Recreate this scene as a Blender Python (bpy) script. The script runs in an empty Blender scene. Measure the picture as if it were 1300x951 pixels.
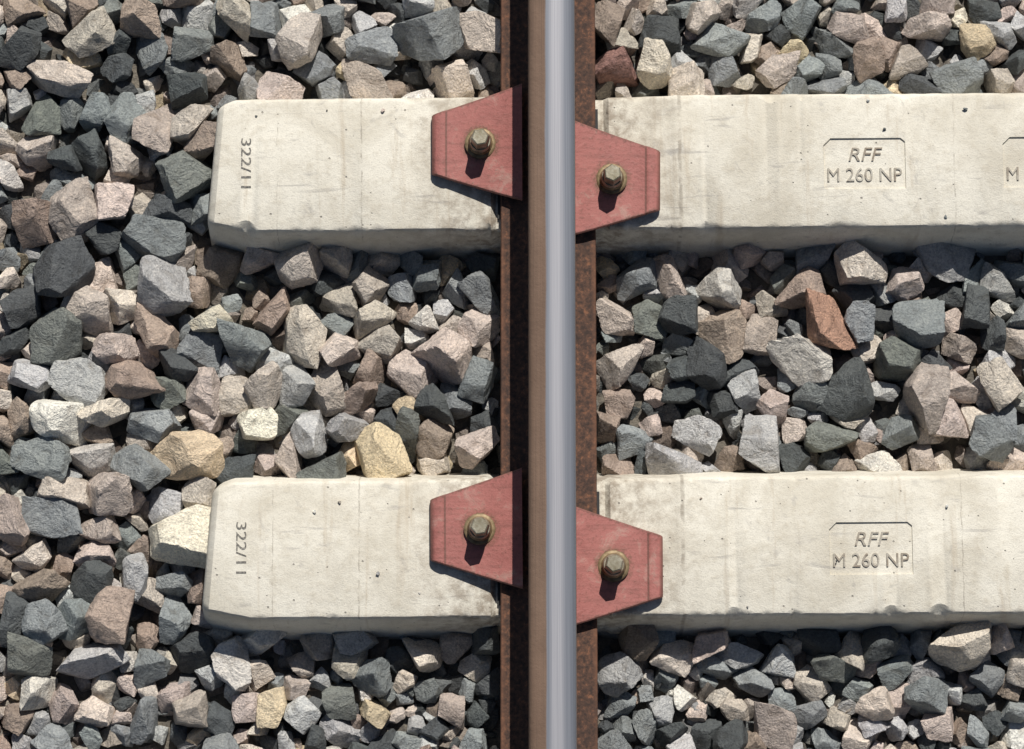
import bpy, bmesh, math, random, time
import numpy as np
from mathutils import Vector, Matrix, Euler, Quaternion, noise
T0=time.time()
random.seed(7); rng=np.random.default_rng(11)
scene=bpy.context.scene
scene.view_settings.view_transform='Standard'
scene.view_settings.look='None'
scene.view_settings.exposure=0

# ------------------------------------------------------------------ camera
D=5.0; TILT=math.radians(8.5); FPX=4049.0
cam_d=bpy.data.cameras.new("camera"); cam=bpy.data.objects.new("camera",cam_d)
scene.collection.objects.link(cam); scene.camera=cam
cam_d.sensor_width=36; cam_d.lens=36*FPX/1300
cam.location=(0,-D*math.sin(TILT),D*math.cos(TILT)); cam.rotation_euler=(TILT,0,0)
cam_d.clip_start=.05; cam_d.clip_end=1000

def G(px,py,z=0.0):
    """ground-plan position (metres) of a point measured on the survey photo, at height z"""
    s,c=math.sin(TILT),math.cos(TILT)
    v=(475.5-py)/FPX; u=(px-650)/FPX
    k=(D*c-z)/(c-v*s)
    return (k*u, -D*s+k*(s+v*c))

PER=.611; Y1=.3413; RX=.057; XC=RX+.7535; XL=-.476; ROT=.0082
def sl_line(y0,x): return y0+(x-.4)*ROT

# ------------------------------------------------------------------ light
w=bpy.data.worlds.new("World"); scene.world=w; w.use_nodes=True
nt=w.node_tree; bg=nt.nodes['Background']
sky=nt.nodes.new('ShaderNodeTexSky'); sky.sky_type='NISHITA'; sky.sun_disc=False
sd=Vector((.20,.90,1.0)).normalized()
sky.sun_elevation=math.asin(sd.z); sky.sun_rotation=math.atan2(sd.x,sd.y)
nt.links.new(sky.outputs[0],bg.inputs[0]); bg.inputs[1].default_value=.05
sl=bpy.data.lights.new("sun","SUN"); so=bpy.data.objects.new("sun",sl); scene.collection.objects.link(so)
sl.energy=5.0; sl.angle=math.radians(.5); sl.color=(1,.965,.91)
so.rotation_euler=sd.to_track_quat('Z','Y').to_euler(); so.location=(1,3,5)

# ------------------------------------------------------------------ material helpers
class M:
    def __init__(s,name):
        s.m=bpy.data.materials.new(name); s.m.use_nodes=True; s.t=s.m.node_tree
        s.b=s.t.nodes['Principled BSDF']
        s.tc=s.t.nodes.new('ShaderNodeTexCoord')
    def n(s,k,**kw):
        x=s.t.nodes.new(k)
        for a,v in kw.items(): setattr(x,a,v)
        return x
    def l(s,a,b): s.t.links.new(a,b)
    def noise(s,vec,scale,det=4,rough=.55,dist=0):
        x=s.n('ShaderNodeTexNoise'); x.inputs['Scale'].default_value=scale; x.inputs['Detail'].default_value=det
        x.inputs['Roughness'].default_value=rough; x.inputs['Distortion'].default_value=dist
        s.l(vec,x.inputs['Vector']); return x.outputs['Fac']
    def vor(s,vec,scale,feat='F1'):
        x=s.n('ShaderNodeTexVoronoi',feature=feat); x.inputs['Scale'].default_value=scale; s.l(vec,x.inputs['Vector']); return x
    def ramp(s,f,a,b,va=0,vb=1):
        x=s.n('ShaderNodeMapRange'); x.clamp=True
        for i,v in zip(('From Min','From Max','To Min','To Max'),(a,b,va,vb)): x.inputs[i].default_value=v
        s.l(f,x.inputs['Value']); return x.outputs['Result']
    def math(s,op,a,b=0.0):
        x=s.n('ShaderNodeMath',operation=op)
        for i,v in enumerate((a,b)):
            if isinstance(v,(int,float)): x.inputs[i].default_value=v
            else: s.l(v,x.inputs[i])
        return x.outputs[0]
    def mix(s,f,a,b,mode='MIX'):
        x=s.n('ShaderNodeMix',data_type='RGBA',blend_type=mode)
        for i,v in ((0,f),(6,a),(7,b)):
            if isinstance(v,(int,float)): x.inputs[i].default_value=v
            elif isinstance(v,tuple): x.inputs[i].default_value=(*v,1)
            else: s.l(v,x.inputs[i])
        return x.outputs[2]
    def vmul(s,vec,sc):
        x=s.n('ShaderNodeVectorMath',operation='MULTIPLY'); s.l(vec,x.inputs[0]); x.inputs[1].default_value=sc; return x.outputs[0]
    def line(s,X,x0,w):
        return s.ramp(s.math('ABSOLUTE',s.math('SUBTRACT',X,x0)),w*.4,w,1,0)
    def bump(s,h,dist,strength=1,nrm=None):
        x=s.n('ShaderNodeBump'); x.inputs['Distance'].default_value=dist; x.inputs['Strength'].default_value=strength
        s.l(h,x.inputs['Height'])
        if nrm is not None: s.l(nrm,x.inputs['Normal'])
        return x.outputs['Normal']
    def out(s,col=None,rough=None,nrm=None,metal=None):
        for k,v in (('Base Color',col),('Roughness',rough),('Normal',nrm),('Metallic',metal)):
            if v is None: continue
            if isinstance(v,(int,float)): s.b.inputs[k].default_value=v
            elif isinstance(v,tuple): s.b.inputs[k].default_value=(*v,1)
            else: s.l(v,s.b.inputs[k])
        return s.m

# stone
s=M("ballast_stone")
at=s.n('ShaderNodeAttribute',attribute_name='stone_col'); ao=s.n('ShaderNodeAttribute',attribute_name='stone_off')
P=s.n('ShaderNodeVectorMath',operation='ADD'); s.l(s.tc.outputs['Object'],P.inputs[0]); s.l(ao.outputs['Vector'],P.inputs[1]); P=P.outputs[0]
n1=s.noise(P,34,4,.65,.6); n2=s.noise(P,280,4,.75)
c=s.mix(s.ramp(n1,.38,.68,0,.7),at.outputs['Color'],s.mix(1.0,at.outputs['Color'],(1.55,1.48,1.38),'MULTIPLY'))
c=s.mix(s.ramp(n1,.48,.32,0,.6),c,s.mix(1.0,c,(.74,.66,.57),'MULTIPLY'))
c=s.mix(s.ramp(n2,.5,.64,0,.6),c,s.mix(1.0,c,(.42,.42,.44),'MULTIPLY'))
c=s.mix(s.ramp(n2,.46,.34,0,.55),c,s.mix(1.0,c,(1.65,1.6,1.5),'MULTIPLY'))
h=s.math('ADD',s.math('MULTIPLY',n1,2.6),s.math('MULTIPLY',n2,.8))
STONE=s.out(c,.72,s.bump(h,.005,1.0))

# concrete
def concrete(name,k):
    s=M(name); P=s.tc.outputs['Object']
    sep=s.n('ShaderNodeSeparateXYZ'); s.l(P,sep.inputs[0]); X=sep.outputs[0]
    oi=s.n('ShaderNodeObjectInfo'); pa=s.n('ShaderNodeVectorMath',operation='ADD'); s.l(P,pa.inputs[0]); s.l(s.math('MULTIPLY',oi.outputs['Random'],9.0),pa.inputs[1]); P=pa.outputs[0]
    na=s.noise(P,7,5,.66,.6); nb=s.noise(P,45,4,.72); nc=s.noise(P,420,3,.75)
    c=s.mix(s.ramp(na,.34,.60),(.56*k,.515*k,.42*k),(.73*k,.69*k,.59*k))
    c=s.mix(s.ramp(nb,.52,.72,0,.5),c,(.47*k,.415*k,.32*k))
    c=s.mix(s.ramp(nc,.5,.70,0,.40),c,(.38*k,.35*k,.30*k))
    st=s.noise(s.vmul(P,(38,3.5,4)),1,4,.65,.4)
    c=s.mix(s.ramp(st,.58,.76,0,.65),c,(.42,.34,.24))
    st2=s.noise(s.vmul(P,(9,60,8)),1,3,.6,.8)
    c=s.mix(s.ramp(st2,.62,.72,0,.5),c,(.32,.30,.275))
    bl=s.noise(P,19,4,.7,1.2)
    c=s.mix(s.ramp(bl,.61,.70,0,.45),c,(.35,.33,.30))
    # mould joint lines and the grime round the rail seat
    Xj=s.math('ADD',X,s.math('MULTIPLY',s.math('SUBTRACT',nb,.5),.006))
    ln=s.line(Xj,-.238,.0016)
    for x0,wd in ((-.372,.0010),(.266,.0040),(.70,.0012)): ln=s.math('MAXIMUM',ln,s.line(Xj,x0,wd))
    c=s.mix(s.math('MULTIPLY',ln,s.ramp(bl,.42,.60,0,.65)),c,(.25,.215,.17))
    seat=s.ramp(s.math('ABSOLUTE',s.math('SUBTRACT',Xj,RX)),.085,.24,1,0)
    c=s.mix(s.math('MULTIPLY',seat,s.ramp(nb,.38,.60,0,.85)),c,(.25,.20,.15))
    v=s.vor(P,75); vc=s.n('ShaderNodeSeparateColor'); s.l(v.outputs['Color'],vc.inputs[0])
    size=s.ramp(vc.outputs[0],.55,1.0,0,.15)
    pm=s.ramp(s.math('SUBTRACT',size,v.outputs['Distance']),0,.04)
    c=s.mix(s.math('MULTIPLY',pm,.65),c,(.16,.14,.12))
    h=s.math('SUBTRACT',s.math('ADD',s.math('MULTIPLY',nb,1.1),s.math('MULTIPLY',nc,.5)),pm)
    return s.out(c,.9,s.bump(h,.0016,.9))
CONC=concrete("weathered_concrete",1.0); CONC_D=concrete("darkened_lettering_concrete",.66)  # lettering colour darkened: the letters' shadow contrast put in, plus some grime

s=M("number_dark_grey"); nb=s.noise(s.tc.outputs['Object'],300,3,.7)  # flat mottled dark grey standing in for the engraved digits
NUM_GREY=s.out(s.mix(s.ramp(nb,.45,.70),(.10,.095,.085),(.40,.37,.32)),.9)

# clip paint
s=M("red_oxide_paint"); P0=s.tc.outputs['Object']
sep=s.n('ShaderNodeSeparateXYZ'); s.l(P0,sep.inputs[0]); X,Y=sep.outputs[0],sep.outputs[1]
oi=s.n('ShaderNodeObjectInfo'); pa=s.n('ShaderNodeVectorMath',operation='ADD'); s.l(P0,pa.inputs[0]); s.l(s.math('MULTIPLY',oi.outputs['Random'],5.0),pa.inputs[1]); P=pa.outputs[0]
na=s.noise(P,22,5,.65,.5); nb=s.noise(P,170,4,.75); st=s.noise(s.vmul(P,(12,110,12)),1,4,.65,.3)
c=s.mix(s.ramp(na,.3,.7),(.30,.098,.083),(.41,.152,.130))
c=s.mix(s.ramp(st,.49,.72,0,.65),c,(.20,.075,.060))
c=s.mix(s.ramp(nb,.52,.70,0,.65),c,(.15,.060,.042))
c=s.mix(s.ramp(s.math('ADD',na,s.math('MULTIPLY',nb,.3)),.70,.82,0,.55),c,(.42,.28,.23))
ed=s.math('SUBTRACT',s.math('ABSOLUTE',Y),s.math('ADD',s.math('MULTIPLY',X,.325),.0718))
ed=s.ramp(s.math('ADD',ed,s.math('MULTIPLY',s.math('SUBTRACT',nb,.5),.014)),-.0040,-.0003)
ed=s.math('MAXIMUM',ed,s.math('MAXIMUM',s.line(X,-.054,.0022),s.ramp(X,-.070,-.076)))
c=s.mix(s.math('MULTIPLY',ed,.75),c,(.12,.055,.04))
r2=s.math('SQRT',s.math('ADD',s.math('MULTIPLY',X,X),s.math('MULTIPLY',Y,Y)))
c=s.mix(s.math('MULTIPLY',s.ramp(r2,.025,.034,1,0),s.ramp(nb,.35,.6)),c,(.14,.07,.04))
PAINT=s.out(c,s.ramp(na,.3,.7,.55,.75),s.bump(s.math('ADD',nb,na),.0012,.7))

s=M("passivated_bolt"); P=s.tc.outputs['Object']
na=s.noise(P,60,3,.6); nb=s.noise(P,500,3,.7)
c=s.mix(s.ramp(na,.35,.65),(.20,.18,.12),(.38,.355,.28)); c=s.mix(s.ramp(nb,.5,.7,0,.6),c,(.14,.08,.04))
BOLT=s.out(c,.5,s.bump(nb,.0005,.5),.5)
s=M("washer_yellow_zinc"); P=s.tc.outputs['Object']
na=s.noise(P,90,4,.6); c=s.mix(s.ramp(na,.35,.65),(.13,.085,.04),(.27,.20,.11)); WASH=s.out(c,.55,s.bump(na,.0008,.5),.4)
s=M("black_rubber"); RUB=s.out((.018,.018,.018),.7)

# rail
s=M("rail_steel"); P=s.tc.outputs['Object']
sep=s.n('ShaderNodeSeparateXYZ'); s.l(P,sep.inputs[0]); X,Z=sep.outputs[0],sep.outputs[2]
edge=s.noise(s.vmul(P,(30,5,30)),1,4,.6); X2=s.math('ADD',X,s.math('MULTIPLY',s.math('SUBTRACT',edge,.5),.006))
band=s.math('MULTIPLY',s.ramp(X2,-.0115,-.0090),s.ramp(Z,.1600,.1635))
sn=s.noise(s.vmul(P,(900,3,60)),1,3,.7); nb=s.noise(P,120,5,.75); nl=s.noise(P,9,4,.65)
rust=s.mix(s.ramp(nl,.3,.7),(.070,.036,.024),(.14,.066,.038)); rust=s.mix(s.ramp(nb,.42,.60,0,.9),rust,(.030,.018,.014))
rust=s.mix(s.ramp(nb,.43,.33,0,.7),rust,(.25,.105,.05))
ft=s.math('MULTIPLY',s.ramp(s.math('ABSOLUTE',X),.066,.074),s.ramp(Z,.03,.02))
rust=s.mix(s.math('MULTIPLY',ft,s.ramp(nl,.38,.6,.1,.7)),rust,(.20,.088,.047))
hd=s.mix(s.ramp(nl,.3,.7),(.14,.086,.057),(.20,.127,.086)); hd=s.mix(s.ramp(sn,.45,.75,0,.65),hd,(.085,.056,.042))
rust=s.mix(s.ramp(Z,.155,.162),rust,hd)
steel=s.mix(s.ramp(sn,.3,.7),(.25,.25,.27),(.36,.355,.375))
lo=s.ramp(X,-.007,.000); hi=s.ramp(X,.011,.020,1,0)
steel=s.mix(s.math('MULTIPLY',lo,hi),s.mix(s.ramp(sn,.3,.7),(.135,.145,.17),(.20,.21,.235)),steel)
bn=s.bump(s.math('MULTIPLY',nb,s.math('SUBTRACT',1.0,band)),.0014,.8)
s.out(s.mix(band,rust,steel),s.ramp(band,0,1,.85,.58),bn,s.math('MULTIPLY',band,.35))
RAILM=s.m

s=M("ground_dirt"); P=s.tc.outputs['Object']
na=s.noise(P,1.3,4,.6); nb=s.noise(P,60,4,.7)
c=s.mix(s.ramp(na,.35,.65),(.10,.09,.075),(.19,.165,.13)); c=s.mix(s.ramp(nb,.45,.65,0,.7),c,(.06,.055,.05))
DIRT=s.out(c,.95,s.bump(nb,.01,.8))

def addmesh(name,verts,faces,mat,parent=None,smooth=None):
    me=bpy.data.meshes.new(name); me.from_pydata([tuple(v) for v in verts],[],faces); me.materials.append(mat)
    bm=bmesh.new(); bm.from_mesh(me); bmesh.ops.recalc_face_normals(bm,faces=bm.faces); bm.to_mesh(me); bm.free()
    if smooth: 
        me.shade_smooth(); me.set_sharp_from_angle(angle=math.radians(smooth))
    ob=bpy.data.objects.new(name,me); scene.collection.objects.link(ob)
    if parent: ob.parent=parent
    return ob
def inst(name,me,parent=None,loc=(0,0,0),rot=0):
    ob=bpy.data.objects.new(name,me); scene.collection.objects.link(ob); ob.location=loc; ob.rotation_euler=(0,0,rot)
    if parent: ob.parent=parent
    return ob
def extrude_profile(pts,L):
    n=len(pts); v=[(x,-L,z) for x,z in pts]+[(x,L,z) for x,z in pts]
    f=[(i,(i+1)%n,(i+1)%n+n,i+n) for i in range(n)]+[tuple(range(n)),tuple(range(2*n-1,n-1,-1))]
    return v,f

# ------------------------------------------------------------------ ground
gp=[(-150,-.5),(-3.0,-.5),(-1.75,-.45),(-1.12,-.125),(-1.0,-.118),(2*XC+1.0,-.118),(2*XC+1.12,-.125),(2*XC+1.75,-.45),(2*XC+3,-.5),(150,-.5)]
ys=[-200,-40,-10,-5,0,5,10,40,200]
gv=[(x,y,z) for y in ys for x,z in gp]; m_=len(gp)
gf=[(j*m_+i,j*m_+i+1,(j+1)*m_+i+1,(j+1)*m_+i) for j in range(len(ys)-1) for i in range(m_-1)]
addmesh("ground",gv,gf,DIRT)

# ------------------------------------------------------------------ rails
half=[(.075,0.0),(.075,.0095),(.0735,.0115),(.055,.0150),(.040,.0200),(.028,.0255),(.018,.034),(.0115,.046),(.0085,.065),(.0083,.09),(.0092,.112),(.014,.1205),(.0335,.1305),(.0357,.1325),(.0360,.140),(.0360,.156),(.0355,.1605),(.0340,.1645),(.0312,.1675),(.0275,.1693),(.022,.1705),(.015,.1714),(.0075,.1719),(0,.1721)]
prof=half+[(-x,z) for x,z in reversed(half[:-1])]
v,f=extrude_profile(prof,5.6)
rail=addmesh("rail",v,f,RAILM,None,40); rail.location=(RX,Y1-PER*.5,-.005); rail.rotation_euler=(0,math.radians(1.5),0)
r2=inst("rail.001",rail.data,None,(RX+1.507,Y1-PER*.5,-.005)); r2.rotation_euler=(0,math.radians(1.5),math.pi)

# ------------------------------------------------------------------ sleepers
st_l=[(XL,-.018,.082),(XL+.004,-.008,.085),(XL+.012,-.002,.089),(XL+.075,0,.1025),(-.24,.001,.103),(-.034,0,.103),(-.026,-.011,.101),(.146,-.011,.101),(.154,-.001,.102),(.250,0,.103),(.262,.0035,.1035),(.55,.003,.1035),(XC,.002,.1035)]
stn=st_l+[(2*XC-x,z,h) for x,z,h in reversed(st_l[:-1])]
sx_=[a[0] for a in stn]; sz_=[a[1] for a in stn]; sh_=[a[2] for a in stn]
def topz(x): return float(np.interp(x,sx_,sz_))
xs_all=sorted(set([round(a,5) for a in sx_]+[round(a,5) for a in np.arange(XL+.012,2*XC-XL-.012,.006) if min(abs(a-b) for b in sx_)>.003]))
def sec(x,z,h,seed):
    e=[]
    for side,yy in ((1,seed),(-1,seed+50)):
        big=noise.noise(Vector((x*9,yy,0)))*.0014+noise.noise(Vector((x*45,yy,3)))*.0008
        chip=max(0,noise.noise(Vector((x*28,yy,9)))-.30)*.018+max(0,noise.noise(Vector((x*90,yy,5)))-.30)*.010
        e.append((big,chip))
    out=[]
    dl=x-XL; dr=2*XC-XL-x
    for k,side in ((0,1),(1,-1)):
        b,c=e[k]; hh=h
        if side==1 and dl<.075: hh=float(np.interp(dl,[0,.004,.012,.028,.075],[.088,.092,.096,.102,.1028]))
        if side==-1 and dr<.075: hh=float(np.interp(dr,[0,.004,.012,.028,.075],[.088,.092,.096,.102,.1028]))
        hp=[(hh+.046,-.20),(hh+.011+b,z-.030),(hh+.0065+b-c*.25,z-.010-c*.5),(hh+.004+b-c*.7,z-.004-c*.8),(hh+.0012+b-c,z-.0012-c*.5),(hh-.0035+b-c*1.1,z-c*.05)]
        sk=.085*max(0,1-dl/.2)+.085*max(0,1-dr/.2)
        pts=[(x+sk*side*y,side*y,zz) for y,zz in hp]
        out+= pts if side==1 else pts[::-1]
    return out
def sleeper_mesh(name,plates,seed):
    V=[];n=12
    for x in xs_all: V+=sec(x,topz(x),float(np.interp(x,sx_,sh_)),seed)
    F=[]; m=len(xs_all)
    for j in range(m-1):
        for i in range(n): F.append((j*n+i,j*n+(i+1)%n,(j+1)*n+(i+1)%n,(j+1)*n+i))
    F.append(tuple(range(n))); F.append(tuple(range((m-1)*n,m*n)))
    ob=addmesh(name,V,F,CONC,None,None)
    for (cx,cy) in plates:
        hx,hy,ch=.0665,.0425,.012
        p=[(-hx,-hy),(hx,-hy),(hx,hy-.006),(hx-ch*.6,hy),(-hx+ch,hy),(-hx,hy-ch)]
        zz=topz(cx)-.0030
        cv=[(cx+a*(.965),cy+b*.95,zz) for a,b in p]+[(cx+a*1.03,cy+b*1.04,zz+.02) for a,b in p]; k=len(p)
        cf=[tuple(range(k)),tuple(range(k,2*k))]+[(i,(i+1)%k,(i+1)%k+k,i+k) for i in range(k)]
        co=addmesh("cutter",cv,cf,CONC)
        md=ob.modifiers.new("b","BOOLEAN"); md.operation='DIFFERENCE'; md.object=co; md.solver='EXACT'
        dg=bpy.context.evaluated_depsgraph_get(); me=bpy.data.meshes.new_from_object(ob.evaluated_get(dg))
        ob.modifiers.clear(); ob.data=me; bpy.data.objects.remove(co)
    ob.data.shade_smooth(); ob.data.set_sharp_from_angle(angle=math.radians(30))
    me=ob.data; bpy.data.objects.remove(ob); return me
def text_mesh(txt,size,width,ext,mat,shear=0):
    cu=bpy.data.curves.new("t","FONT"); cu.body=txt; cu.size=size; cu.extrude=ext; cu.align_x='CENTER'; cu.align_y='CENTER'; cu.shear=shear
    cu.resolution_u=4
    ob=bpy.data.objects.new("t",cu); scene.collection.objects.link(ob)
    dg=bpy.context.evaluated_depsgraph_get(); dg.update(); me=bpy.data.meshes.new_from_object(ob.evaluated_get(dg)); bpy.data.objects.remove(ob)
    xs=[v.co.x for v in me.vertices]; y=[v.co.y for v in me.vertices]; sx=width/(max(xs)-min(xs)); cx=(max(xs)+min(xs))/2; cy=(max(y)+min(y))/2
    for v in me.vertices: v.co.x=(v.co.x-cx)*sx; v.co.y-=cy
    me.materials.clear(); me.materials.append(mat); return me
slA=sleeper_mesh("concrete_sleeper",[(.558,-.005),(.842,-.005)],1.3); slB=sleeper_mesh("concrete_sleeper",[(.558,-.005),(2*XC-.558,.005)],7.7)
t_rff=text_mesh("RFF",.031,.054,.0010,CONC_D,.25); t_m=text_mesh("M 260 NP",.031,.118,.0010,CONC_D,0)
t_num=text_mesh("322/11",.023,.080,0,NUM_GREY,0)
for v in t_num.vertices:
    x,y=v.co.x,v.co.y; v.co.x=y; v.co.y=-x
for v in t_num.vertices: v.co.z=topz(v.co.x-.421)+.0007

# ------------------------------------------------------------------ fastening meshes
def clip_mesh():
    st=[(-.077,.0025),(-.0745,.0062),(-.069,.0092),(-.060,.0105),(-.0555,.0098),(-.052,.0082),(-.030,.0095),(0,.0120),(.028,.0160),(.050,.0215),(.066,.0265)]
    th=.0075; V=[];F=[]
    for u,z in st:
        hw=.0468+(u+.077)*.325
        if u<-.0765: hw-=.001
        for y,zz in ((-hw,z),(-hw-.0008,z+.001),(-hw-.0008,z+th-.0016),(-hw+.0012,z+th),(hw-.0012,z+th),(hw+.0008,z+th-.0016),(hw+.0008,z+.001),(hw,z)): V.append((u,y,zz))
    n=8
    for j in range(len(st)-1):
        for i in range(n): F.append((j*n+i,j*n+(i+1)%n,(j+1)*n+(i+1)%n,(j+1)*n+i))
    F+= [tuple(range(n)),tuple(range((len(st)-1)*n,len(st)*n))]
    o=addmesh("clip_plate",V,F,PAINT,None,28); me=o.data; bpy.data.objects.remove(o); return me
def lathe(name,rz,n,mat,sides=None,sm=35):
    V=[];F=[]
    for r,z in rz:
        for i in range(n):
            a=2*math.pi*i/n; V.append((r*math.cos(a),r*math.sin(a),z))
    for j in range(len(rz)-1):
        for i in range(n): F.append((j*n+i,j*n+(i+1)%n,(j+1)*n+(i+1)%n,(j+1)*n+i))
    F+=[tuple(range(n)),tuple(range((len(rz)-1)*n,len(rz)*n))]
    o=addmesh(name,V,F,mat,None,sm); me=o.data; bpy.data.objects.remove(o); return me
m_clip=clip_mesh()
m_wash=lathe("washer",[(.0235,.0),(.0245,.0012),(.0245,.0035),(.0230,.0048),(.0195,.0052),(.0190,.0085),(.0170,.0105)],40,WASH)
m_shank=lathe("bolt_head_base",[(.0170,0),(.0172,.008),(.0155,.012)],32,BOLT)
m_head=lathe("bolt_head",[(.0150,0),(.0152,.004),(.0150,.024),(.0138,.0275),(.0118,.0290)],6,BOLT,None,20)
m_pad=addmesh("p",*extrude_profile([(-.080,0),(.080,0),(.080,.0055),(-.080,.0055)],.088),RUB).data
bpy.data.objects.remove(bpy.data.objects["p"])
def shoulder():
    v,f=extrude_profile([(-.012,0),(.014,0),(.014,.014),(.004,.018),(-.012,.016)],.05); o=addmesh("insulator",v,f,RUB); me=o.data; bpy.data.objects.remove(o); return me
m_ins=shoulder()

def fastening(x,y,ang,i):
    e=bpy.data.objects.new("rail_fastening",None); scene.collection.objects.link(e); e.empty_display_size=.05
    e.location=(x,y,0); e.rotation_euler=(0,0,ang)
    inst("clip_plate",m_clip,e)
    inst("washer",m_wash,e,(0,0,.0192)); inst("bolt_base",m_shank,e,(0,0,.029),0)
    inst("bolt_head",m_head,e,(0,0,.040),random.uniform(0,1))
    inst("insulator",m_ins,e,(.040,0,-.0085))
rr=random.Random(3)
for k,y0 in enumerate([Y1+PER*i for i in range(-7,8)]):
    i=k-7
    me=slA if i%2==0 else slB
    s_=bpy.data.objects.new("concrete_sleeper",me); scene.collection.objects.link(s_)
    s_.location=(0,sl_line(y0,0),0); s_.rotation_euler=(0,0,ROT)
    pl=[(.558,0)]+([(.842,0)] if me is slA else [(2*XC-.558,math.pi)])
    for px,ra in pl:
        zb=topz(px)-.0030+.0011
        sg=1 if ra==0 else -1
        inst("lettering_top",t_rff,s_,(px+sg*.002,-.005+sg*.015,zb),ra)
        inst("lettering_bottom",t_m,s_,(px,-.005-sg*.018,zb),ra)
    inst("mould_number",t_num,s_,(-.421,.004,0))
    inst("rail_pad",m_pad,s_,(RX,0,-.0110)); inst("rail_pad",m_pad,s_,(RX+1.507,0,-.0110))
    for sx,ang,dy in ((-.107,0,.028),(.100,math.pi,-.031)):
        fastening(RX+sx,sl_line(y0,RX+sx)+dy,ang+rr.uniform(-.012,.012),0)
        fastening(RX+1.507-sx,sl_line(y0,RX+1.507-sx)-dy,ang+math.pi,0)

# ------------------------------------------------------------------ stone archetypes
def ico(level):
    bm=bmesh.new(); bmesh.ops.create_icosphere(bm,subdivisions=level,radius=1); 
    v=np.array([x.co[:] for x in bm.verts]); f=[tuple(q.index for q in p.verts) for p in bm.faces]; bm.free(); return v,f
IV,IF=ico(5); PV,PF=ico(2)
def arche(seed):
    r=np.random.default_rng(seed); n=int(r.integers(5,11))
    N=[]
    while len(N)<n:
        q=r.normal(size=3); q/=np.linalg.norm(q)
        if all(np.dot(q,k)<.55 for k in N): N.append(q)
        elif r.random()<.03: N.append(q)
    N=np.array(N); dist=r.uniform(.52,1.0,n)
    ex=np.vstack([np.eye(3),-np.eye(3)]); 
    ex=ex+r.normal(size=ex.shape)*.22; ex/=np.linalg.norm(ex,axis=1)[:,None]
    N=np.vstack([N,ex]); dist=np.concatenate([dist,r.uniform(.85,1.15,6)])
    def shape(V,hi):
        q=np.maximum(V@N.T,0)/dist; p=60
        R=(q**p).sum(1)**(-1/p)
        out=V*R[:,None]
        if hi:
            d=np.empty(len(V)); off=Vector((seed*3.1,seed*1.7,0))
            for i,x in enumerate(out):
                xv=Vector(x)
                d[i]=noise.noise(xv*1.6+off)*.06+noise.noise(xv*4.5+off)*.028+noise.noise(xv*11+off)*.016
            out=out*(1+d)[:,None]
        return out
    hi=shape(IV,True); lo=shape(PV,False)
    mn,mx=hi.min(0),hi.max(0); c=(mn+mx)/2; h=(mx-mn)/2
    return (hi-c)/h,(lo-c)/h
def decimate(V,ratio):
    me=bpy.data.meshes.new("d"); me.from_pydata([tuple(x) for x in V],[],IF); ob=bpy.data.objects.new("d",me); scene.collection.objects.link(ob)
    md=ob.modifiers.new("d","DECIMATE"); md.ratio=ratio
    dg=bpy.context.evaluated_depsgraph_get(); m2=ob.evaluated_get(dg).to_mesh()
    m2.calc_loop_triangles()
    v=np.empty(len(m2.vertices)*3); m2.vertices.foreach_get('co',v); t=np.empty(len(m2.loop_triangles)*3,dtype=np.int32); m2.loop_triangles.foreach_get('vertices',t)
    v=v.reshape(-1,3).copy(); t=t.reshape(-1,3).copy(); ob.evaluated_get(dg).to_mesh_clear(); bpy.data.objects.remove(ob); bpy.data.meshes.remove(me); return v,t
NA=50; ARC=[]
for i in range(NA):
    hi,lo=arche(100+i); a=decimate(hi,.16); b=decimate(hi,.035); ARC.append((lo,a,b))

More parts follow.
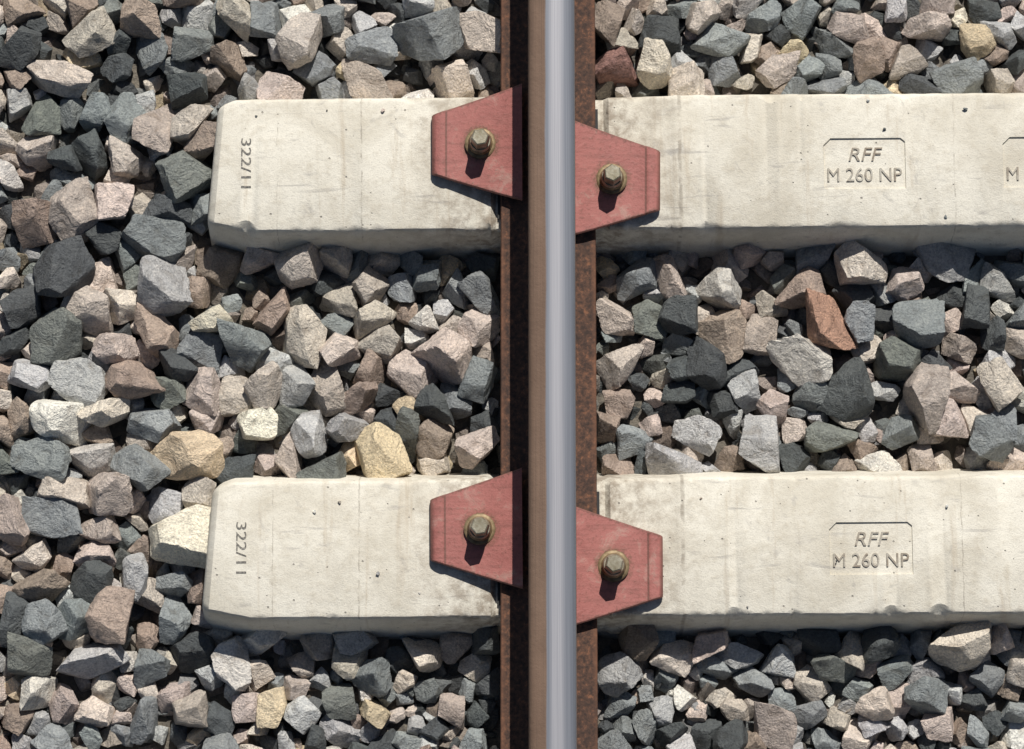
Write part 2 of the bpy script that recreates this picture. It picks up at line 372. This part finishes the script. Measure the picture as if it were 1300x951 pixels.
# ------------------------------------------------------------------ stones layout
PAL={'g':(.235,.257,.262),'d':(.075,.084,.087),'e':(.165,.178,.165),'p':(.50,.43,.385),'b':(.53,.48,.42),'l':(.62,.60,.56),'r':(.22,.125,.105),
     'y':(.60,.50,.35),'w':(.72,.67,.56),'n':(.33,.265,.22),'o':(.31,.19,.14),'s':(.43,.435,.435)}
H="""80 75 85 42 b;105 38 65 42 b;28 45 55 48 d;150 25 60 55 n;195 45 40 60 g;232 40 60 42 g;232 87 62 48 d;290 20 60 55 b;337 20 50 52 g;380 55 50 65 b;355 98 58 52 p;415 25 50 45 g;485 38 62 48 g;
478 95 68 60 p;545 28 76 60 g;608 32 58 52 b;572 90 52 60 b;455 12 40 30 s;510 105 38 42 l;425 100 42 38 g;12 85 40 40 n;35 132 62 52 e;93 125 48 58 g;148 130 58 62 g;192 150 52 82 p;232 140 42 58 b;262 165 42 62 n;
35 178 52 46 p;75 185 42 50 d;120 185 50 46 d;155 190 46 46 b;10 210 34 42 l;228 215 74 58 e;45 245 58 60 n;88 245 56 70 p;143 248 62 50 p;187 250 50 50 d;247 258 46 46 g;172 297 78 50 g;75 318 76 66 d;122 305 50 50 d;
197 355 64 72 s;247 385 56 46 w;278 330 52 54 n;325 336 42 46 p;378 338 62 66 b;418 348 40 50 b;465 330 42 46 g;505 322 42 32 g;545 335 50 46 g;577 350 42 46 g;613 355 42 60 g;510 355 32 40 g;148 365 58 46 b;
95 380 66 60 b;50 350 46 50 d;185 425 60 60 n;135 432 52 52 p;65 420 62 70 e;20 420 42 42 d;22 472 52 60 s;95 475 72 60 s;380 410 62 72 b;425 395 46 46 b;455 368 52 50 b;303 428 62 60 g;242 435 56 50 g;340 385 46 50 n;340 470 50 50 b;
570 440 62 66 p;528 465 58 62 p;605 405 52 46 p;480 415 48 52 b;415 485 52 74 p;375 500 46 52 s;440 525 52 52 s;595 500 48 52 g;553 495 42 50 d;520 525 42 56 e;565 545 52 46 n;610 577 46 56 p;555 585 42 50 b;
90 525 74 58 l;45 565 74 52 g;22 520 40 46 n;115 575 66 42 l;135 625 72 54 p;60 612 62 38 b;60 660 72 50 g;182 530 62 50 g;190 590 74 46 g;250 548 86 64 y;327 535 44 46 w;295 480 48 50 b;258 480 44 50 p;228 458 40 46 d;
343 592 62 56 p;400 548 62 54 s;470 578 60 72 y;415 588 62 40 e;495 550 36 52 d;213 673 78 74 w;242 633 46 46 b;282 598 50 50 d;140 535 62 46 b;155 492 62 60 n;210 495 50 46 e;115 705 60 50 d;180 742 46 50 s;155 772 54 66 n;
58 730 62 46 n;15 650 36 60 p;15 700 36 46 b;98 775 56 60 g;50 795 52 56 g;13 775 34 62 d;115 835 92 42 s;50 840 56 40 e;240 775 34 34 p;205 798 46 56 g;190 840 50 40 g;250 812 60 48 d;285 845 62 46 l;335 828 66 46 l;
395 825 46 46 b;440 818 60 40 s;485 842 46 40 g;540 828 52 42 b;577 815 50 40 d;605 848 42 36 b;120 665 46 50 p;240 740 34 46 n;220 700 40 40 g;455 460 40 46 n;455 430 50 50 p;500 500 46 40 n;
780 100 58 52 r;780 35 44 52 n;818 85 42 60 b;838 40 50 60 d;882 20 42 46 b;895 95 62 50 b;920 55 62 46 g;965 50 34 50 b;992 68 42 52 p;960 12 44 28 l;1035 15 52 40 g;1070 38 46 46 g;1100 18 60 40 p;1055 105 62 32 g;
1000 105 38 34 g;1030 75 38 42 g;1120 98 72 32 g;1150 58 52 42 b;1185 35 52 52 p;1172 98 50 30 d;1228 90 62 46 g;1248 32 38 46 y;1212 12 32 30 w;1275 97 42 40 b;1285 60 36 40 d;1280 20 40 40 s;1110 60 46 40 n;
870 345 42 62 p;935 338 54 50 l;983 320 50 42 p;1025 345 62 56 n;1040 302 62 32 g;1090 330 62 52 b;1090 372 50 40 g;1190 305 74 54 s;1155 347 46 42 p;1180 400 62 60 g;1235 385 34 52 d;1245 340 42 42 g;1278 335 42 44 s;
1062 408 62 76 o;1012 452 78 66 l;930 410 52 62 n;967 415 42 50 p;990 385 34 34 g;882 390 50 46 d;815 350 52 42 g;785 400 50 56 p;822 402 50 52 e;800 468 62 48 b;868 455 46 46 d;905 440 50 60 d;950 470 42 52 s;
775 522 38 46 n;830 542 52 38 g;885 540 62 46 s;832 585 72 36 s;785 572 40 34 n;925 512 42 40 d;967 575 60 70 s;985 515 42 46 p;1060 555 66 46 e;1028 582 40 40 d;1100 490 62 80 d;1175 515 52 86 p;1150 460 62 46 e;
1192 452 42 40 d;1225 468 50 36 p;1270 475 42 60 b;1215 537 46 52 p;1245 577 62 56 g;1290 525 42 50 g;1125 578 56 36 l;1150 555 40 44 g;1090 592 40 32 n;930 592 38 34 n;1187 582 40 42 p;1040 490 44 42 g;1105 432 40 42 b;
1122 395 42 42 d;1222 435 42 40 p;1255 425 40 40 d;1290 395 40 42 g;1290 425 40 36 b;1290 572 40 44 p;870 500 44 42 d;
815 815 52 52 n;865 830 46 50 b;895 815 40 40 g;935 818 50 52 p;960 848 52 34 g;1003 825 42 46 s;1050 806 50 40 d;1055 840 66 34 e;1090 828 36 58 b;1130 815 46 50 d;1215 815 80 52 b;1275 808 50 42 p;1250 846 42 40 g;1287 838 40 40 b;1140 852 46 34 g;1172 820 36 40 g"""
SLY=(Y1+PER,Y1,Y1-PER,Y1-2*PER)
def obstacle(x,y,r,f=.80):
    """push (x,y) clear of sleepers and rail foot"""
    for y0 in SLY:
        yc=sl_line(y0,x); fy=f if y>yc else max(f,.7); lim=.103+.014+r*fy
        if x>XL-.012-r*f and abs(y-yc)<lim:
            dxo=x-(XL-.012-r*f); dyo=lim-abs(y-yc)
            if dxo<dyo: x-=dxo
            else: y=yc+math.copysign(lim,y-yc)
    lim=.0765+r*.85
    if abs(x-RX)<lim: x=RX+math.copysign(lim,x-RX)
    return x,y
def overlaps(x,y,r):
    return any(x>XL-.01-r*.8 and abs(y-sl_line(y0,x))<.103+.012+r*.78 for y0 in SLY)
XMIN,XMAX=-1.0,.93; YMIN,YMAX=Y1-2*PER,Y1+PER
PX=.001247
pool='ggggggdddddeppppbbbbbllssssnnny'
def jit(c):
    k=rng.uniform(.78,1.22); return tuple(float(min(.8,a*k*rng.uniform(.98,1.02))) for a in c)
C=[]
for it in H.replace('\n','').split(';'):
    q=it.split(); px,py,ww,hh=map(float,q[:4]); x,y=G(px,py,-.02)
    sx,sy=ww*PX/2*1.10,hh*PX/2*1.10; x,y=obstacle(x,y,min((sx,sy)),.45)
    C.append([x,y,sx,sy,(sx+sy)/2*rng.uniform(.60,.88),jit(PAL[q[4]]),True])
nh=len(C)
tries=0
while tries<26000:
    tries+=1
    r=rng.choice([rng.uniform(.014,.020),rng.uniform(.020,.028),rng.uniform(.026,.036)],p=[.2,.45,.35]) if tries<20000 else rng.uniform(.010,.016)
    x=rng.uniform(XMIN+r,XMAX-r); y=rng.uniform(YMIN+r,YMAX-r)
    x2,y2=obstacle(x,y,r)
    if abs(x2-x)+abs(y2-y)>1e-6: continue
    ok=True
    for q in C:
        if (q[0]-x)**2+(q[1]-y)**2<(.88*(r+(q[2]+q[3])/2))**2: ok=False;break
    if ok: C.append([x,y,r*rng.uniform(.85,1.25),r*rng.uniform(.85,1.2),r*rng.uniform(.65,.95),jit(PAL[pool[rng.integers(len(pool))]]),False])
zc=[]
ZB=-.114
for i,q in enumerate(C):
    z=-.034
    if overlaps(q[0],q[1],min(q[2],q[3])): z=max(z,q[4]*.8+.002)
    for j in range(i):
        p=C[j]; dd=math.hypot(q[0]-p[0],q[1]-p[1])
        if dd<.80*((q[2]+q[3])/2+(p[2]+p[3])/2): z=max(z,zc[j]+.8*(q[4]+p[4]))
    zc.append(min(z,.12))
B=[]
tries=0
while tries<16000:
    tries+=1; r=rng.uniform(.018,.032); x=rng.uniform(XMIN+r,XMAX-r); y=rng.uniform(YMIN+r,YMAX-r)
    x2,y2=obstacle(x,y,r)
    if abs(x2-x)+abs(y2-y)>1e-6: continue
    if all((q[0]-x)**2+(q[1]-y)**2>=(1.04*(r+q[2]))**2 for q in B):
        B.append([x,y,r,r*rng.uniform(.8,1.1),r*rng.uniform(.65,.95),jit(PAL[pool[rng.integers(len(pool))]]),False])
allst=[(q,ZB+q[4]+.002) for q in B]+[(q,z) for q,z in zip(C,zc)]

# ------------------------------------------------------------------ settle the stones with rigid bodies (at 10x scale)
S=10.0
arch_id=[int(rng.integers(NA)) for _ in allst]
rot0=[]
for q,z in allst:
    if q[6]: rot0.append(Matrix.Rotation(rng.choice([0,math.pi]),3,'Z'))
    else: rot0.append(Matrix.Rotation(rng.uniform(0,6.28),3,'Z'))
objs=[]
col=bpy.data.collections.new("sim"); scene.collection.children.link(col)
for i,(q,z) in enumerate(allst):
    lo=ARC[arch_id[i]][0]*np.array(q[2:5])*S*.97
    me=bpy.data.meshes.new("s"); me.from_pydata(lo.tolist(),[],PF); ob=bpy.data.objects.new("s",me); col.objects.link(ob)
    ob.matrix_world=Matrix.Translation((q[0]*S,q[1]*S,z*S))@rot0[i].to_4x4(); objs.append(ob)
pas=[]
def box(x0,x1,y0,y1,z0,z1,ang=0):
    v=[(x,y,z) for x in (x0,x1) for y in (y0,y1) for z in (z0,z1)]
    f=[(0,1,3,2),(4,6,7,5),(0,4,5,1),(2,3,7,6),(0,2,6,4),(1,5,7,3)]
    me=bpy.data.meshes.new("x"); me.from_pydata([(a*S,b*S,c_*S) for a,b,c_ in v],[],f); ob=bpy.data.objects.new("x",me); col.objects.link(ob); pas.append(ob); return ob
box(-2,2,-2,2,ZB-.3,ZB)
box(XMIN-.3,XMIN,-2,2,-.3,.5); box(XMAX,XMAX+.3,-2,2,-.3,.5); box(-2,2,YMIN-.3,YMIN,-.3,.5); box(-2,2,YMAX,YMAX+.3,-.3,.5)
box(RX-.0755,RX+.0755,-2,2,-.3,.012); box(RX-.045,RX+.045,-2,2,-.3,.16)
for y0 in SLY:
    hp=[(.149,-.20),(.114,-.030),(.1095,-.010),(.100,0)]; v=[]
    for x,k in ((XL+.004,-.016),(1.3,0)):
        for yy,zz in hp:
            for sg in (1,-1): v.append((x*S,(sl_line(y0,x)+sg*(yy+(k*1.2)))*S,(zz+min(0,k))*S))
    me=bpy.data.meshes.new("x"); bm=bmesh.new(); [bm.verts.new(a) for a in v]; bmesh.ops.convex_hull(bm,input=bm.verts); bm.to_mesh(me); bm.free()
    ob=bpy.data.objects.new("x",me); col.objects.link(ob); pas.append(ob)
bpy.context.view_layer.update()
final=[(o.matrix_world.copy()) for o in objs]
try:
    bpy.ops.rigidbody.world_add(); rbw=scene.rigidbody_world
    rbw.substeps_per_frame=8; rbw.solver_iterations=12
    scene.gravity=(0,0,-98.1)
    for grp,ty in ((objs,'ACTIVE'),(pas,'PASSIVE')):
        bpy.ops.object.select_all(action='DESELECT')
        for o in grp: o.select_set(True)
        bpy.context.view_layer.objects.active=grp[0]
        bpy.ops.rigidbody.objects_add(type=ty)
    for o in objs+pas:
        rb=o.rigid_body; rb.collision_shape='CONVEX_HULL'; rb.use_margin=True; rb.collision_margin=.004; rb.friction=.9; rb.restitution=0
        rb.linear_damping=.25; rb.angular_damping=.6
    rbw.point_cache.frame_start=1; rbw.point_cache.frame_end=60
    scene.frame_start=1; scene.frame_end=60
    for fr in range(1,37):
        scene.frame_set(fr)
        if time.time()-T0>200: break
    dg=bpy.context.evaluated_depsgraph_get()
    final=[o.evaluated_get(dg).matrix_world.copy() for o in objs]
    bpy.ops.rigidbody.world_remove()
except Exception as ex:
    print("sim failed",ex)
scene.frame_set(1); scene.gravity=(0,0,-9.81)
for o in objs+pas:
    me=o.data; bpy.data.objects.remove(o); bpy.data.meshes.remove(me)
bpy.data.collections.remove(col)

# ------------------------------------------------------------------ build one ballast mesh
def build(lst,name):
    Vs=[];Ts=[];Cs=[];Os=[];off=0
    for (pos,R,sc,colr,a,lod) in lst:
        v,t=ARC[a][lod+1]; vv=(v*sc)@R.T+pos
        Vs.append(vv);Ts.append(t+off);off+=len(v)
        Cs.append(np.tile(np.array([*colr,1.0]),(len(v),1))); Os.append(np.tile(rng.uniform(-20,20,3),(len(v),1)))
    V=np.concatenate(Vs).astype(np.float32);T=np.concatenate(Ts).astype(np.int32)
    me=bpy.data.meshes.new(name); me.vertices.add(len(V)); me.vertices.foreach_set('co',V.ravel())
    me.loops.add(len(T)*3); me.loops.foreach_set('vertex_index',T.ravel())
    me.polygons.add(len(T)); me.polygons.foreach_set('loop_start',np.arange(0,len(T)*3,3,dtype=np.int32))
    me.update(calc_edges=True); me.validate()
    a1=me.attributes.new('stone_col','FLOAT_COLOR','POINT'); a1.data.foreach_set('color',np.concatenate(Cs).astype(np.float32).ravel())
    a2=me.attributes.new('stone_off','FLOAT_VECTOR','POINT'); a2.data.foreach_set('vector',np.concatenate(Os).astype(np.float32).ravel())
    me.shade_smooth(); me.set_sharp_from_angle(angle=math.radians(30)); me.materials.append(STONE); return me
lst=[]
for i,m in enumerate(final):
    q=allst[i][0]; p=np.array(m.translation)/S
    if not np.all(np.isfinite(p)) or p[2]<-.2 or abs(p[0])>1.1: continue
    R=np.array(m.to_3x3()); lst.append((p,R,np.array(q[2:5]),q[5],arch_id[i],0))
def randR():
    q=rng.normal(size=4); q/=np.linalg.norm(q)
    return np.array(Quaternion(q.tolist()).to_matrix())
for xx in np.arange(XMIN,XMAX,.040):
    for yy in np.arange(YMIN,YMAX,.040):
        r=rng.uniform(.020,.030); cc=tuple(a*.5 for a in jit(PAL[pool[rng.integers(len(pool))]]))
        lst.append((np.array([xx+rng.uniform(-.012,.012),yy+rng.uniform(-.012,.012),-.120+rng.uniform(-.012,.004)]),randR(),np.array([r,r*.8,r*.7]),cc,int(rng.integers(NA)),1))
# crumbs of stone lying on the sleepers
for y0 in (Y1,Y1-PER):
    for _ in range(16):
        x=rng.uniform(-.44,.85); 
        if -.13<x<.25: continue
        e=rng.choice([-1,1])*(.098-abs(rng.normal())*.03); r=rng.uniform(.0015,.0042)
        lst.append((np.array([x,sl_line(y0,x)+e,topz(x)+r*.45]),randR(),np.array([r,r*.8,r*.7]),jit(PAL[pool[rng.integers(len(pool))]]),int(rng.integers(NA)),1))
sh=[]
for xx in np.arange(-1.80,-.99,.036):
    for yy in np.arange(YMIN,YMAX,.036):
        for lay in (0,1):
            gz=np.interp(xx,[-1.75,-1.12,-1.0],[-.45,-.125,-.118]); r=rng.uniform(.020,.032)
            topo=np.interp(xx,[-1.8,-1.15,-1.0],[.0,.05,.06])
            sh.append((np.array([xx+rng.uniform(-.016,.016),yy+rng.uniform(-.016,.016),gz+topo*lay*.8+rng.uniform(0,.015)]),randR(),np.array([r,r*.85,r*.75]),jit(PAL[pool[rng.integers(len(pool))]]),int(rng.integers(NA)),1))
meA=build(lst+sh,"ballast"); meB=build([a for a in lst if a[0][0]<.70]+sh,"ballast_far_side")
be=bpy.data.objects.new("ballast",None); scene.collection.objects.link(be)
yc=(YMIN+YMAX)/2
for k in (0,1,-1,2,-2):
    inst("ballast_patch",meA,be,(0,k*3*PER,0))
    o=inst("ballast_patch",meB,be,(2*XC,2*yc+k*3*PER,0),math.pi)
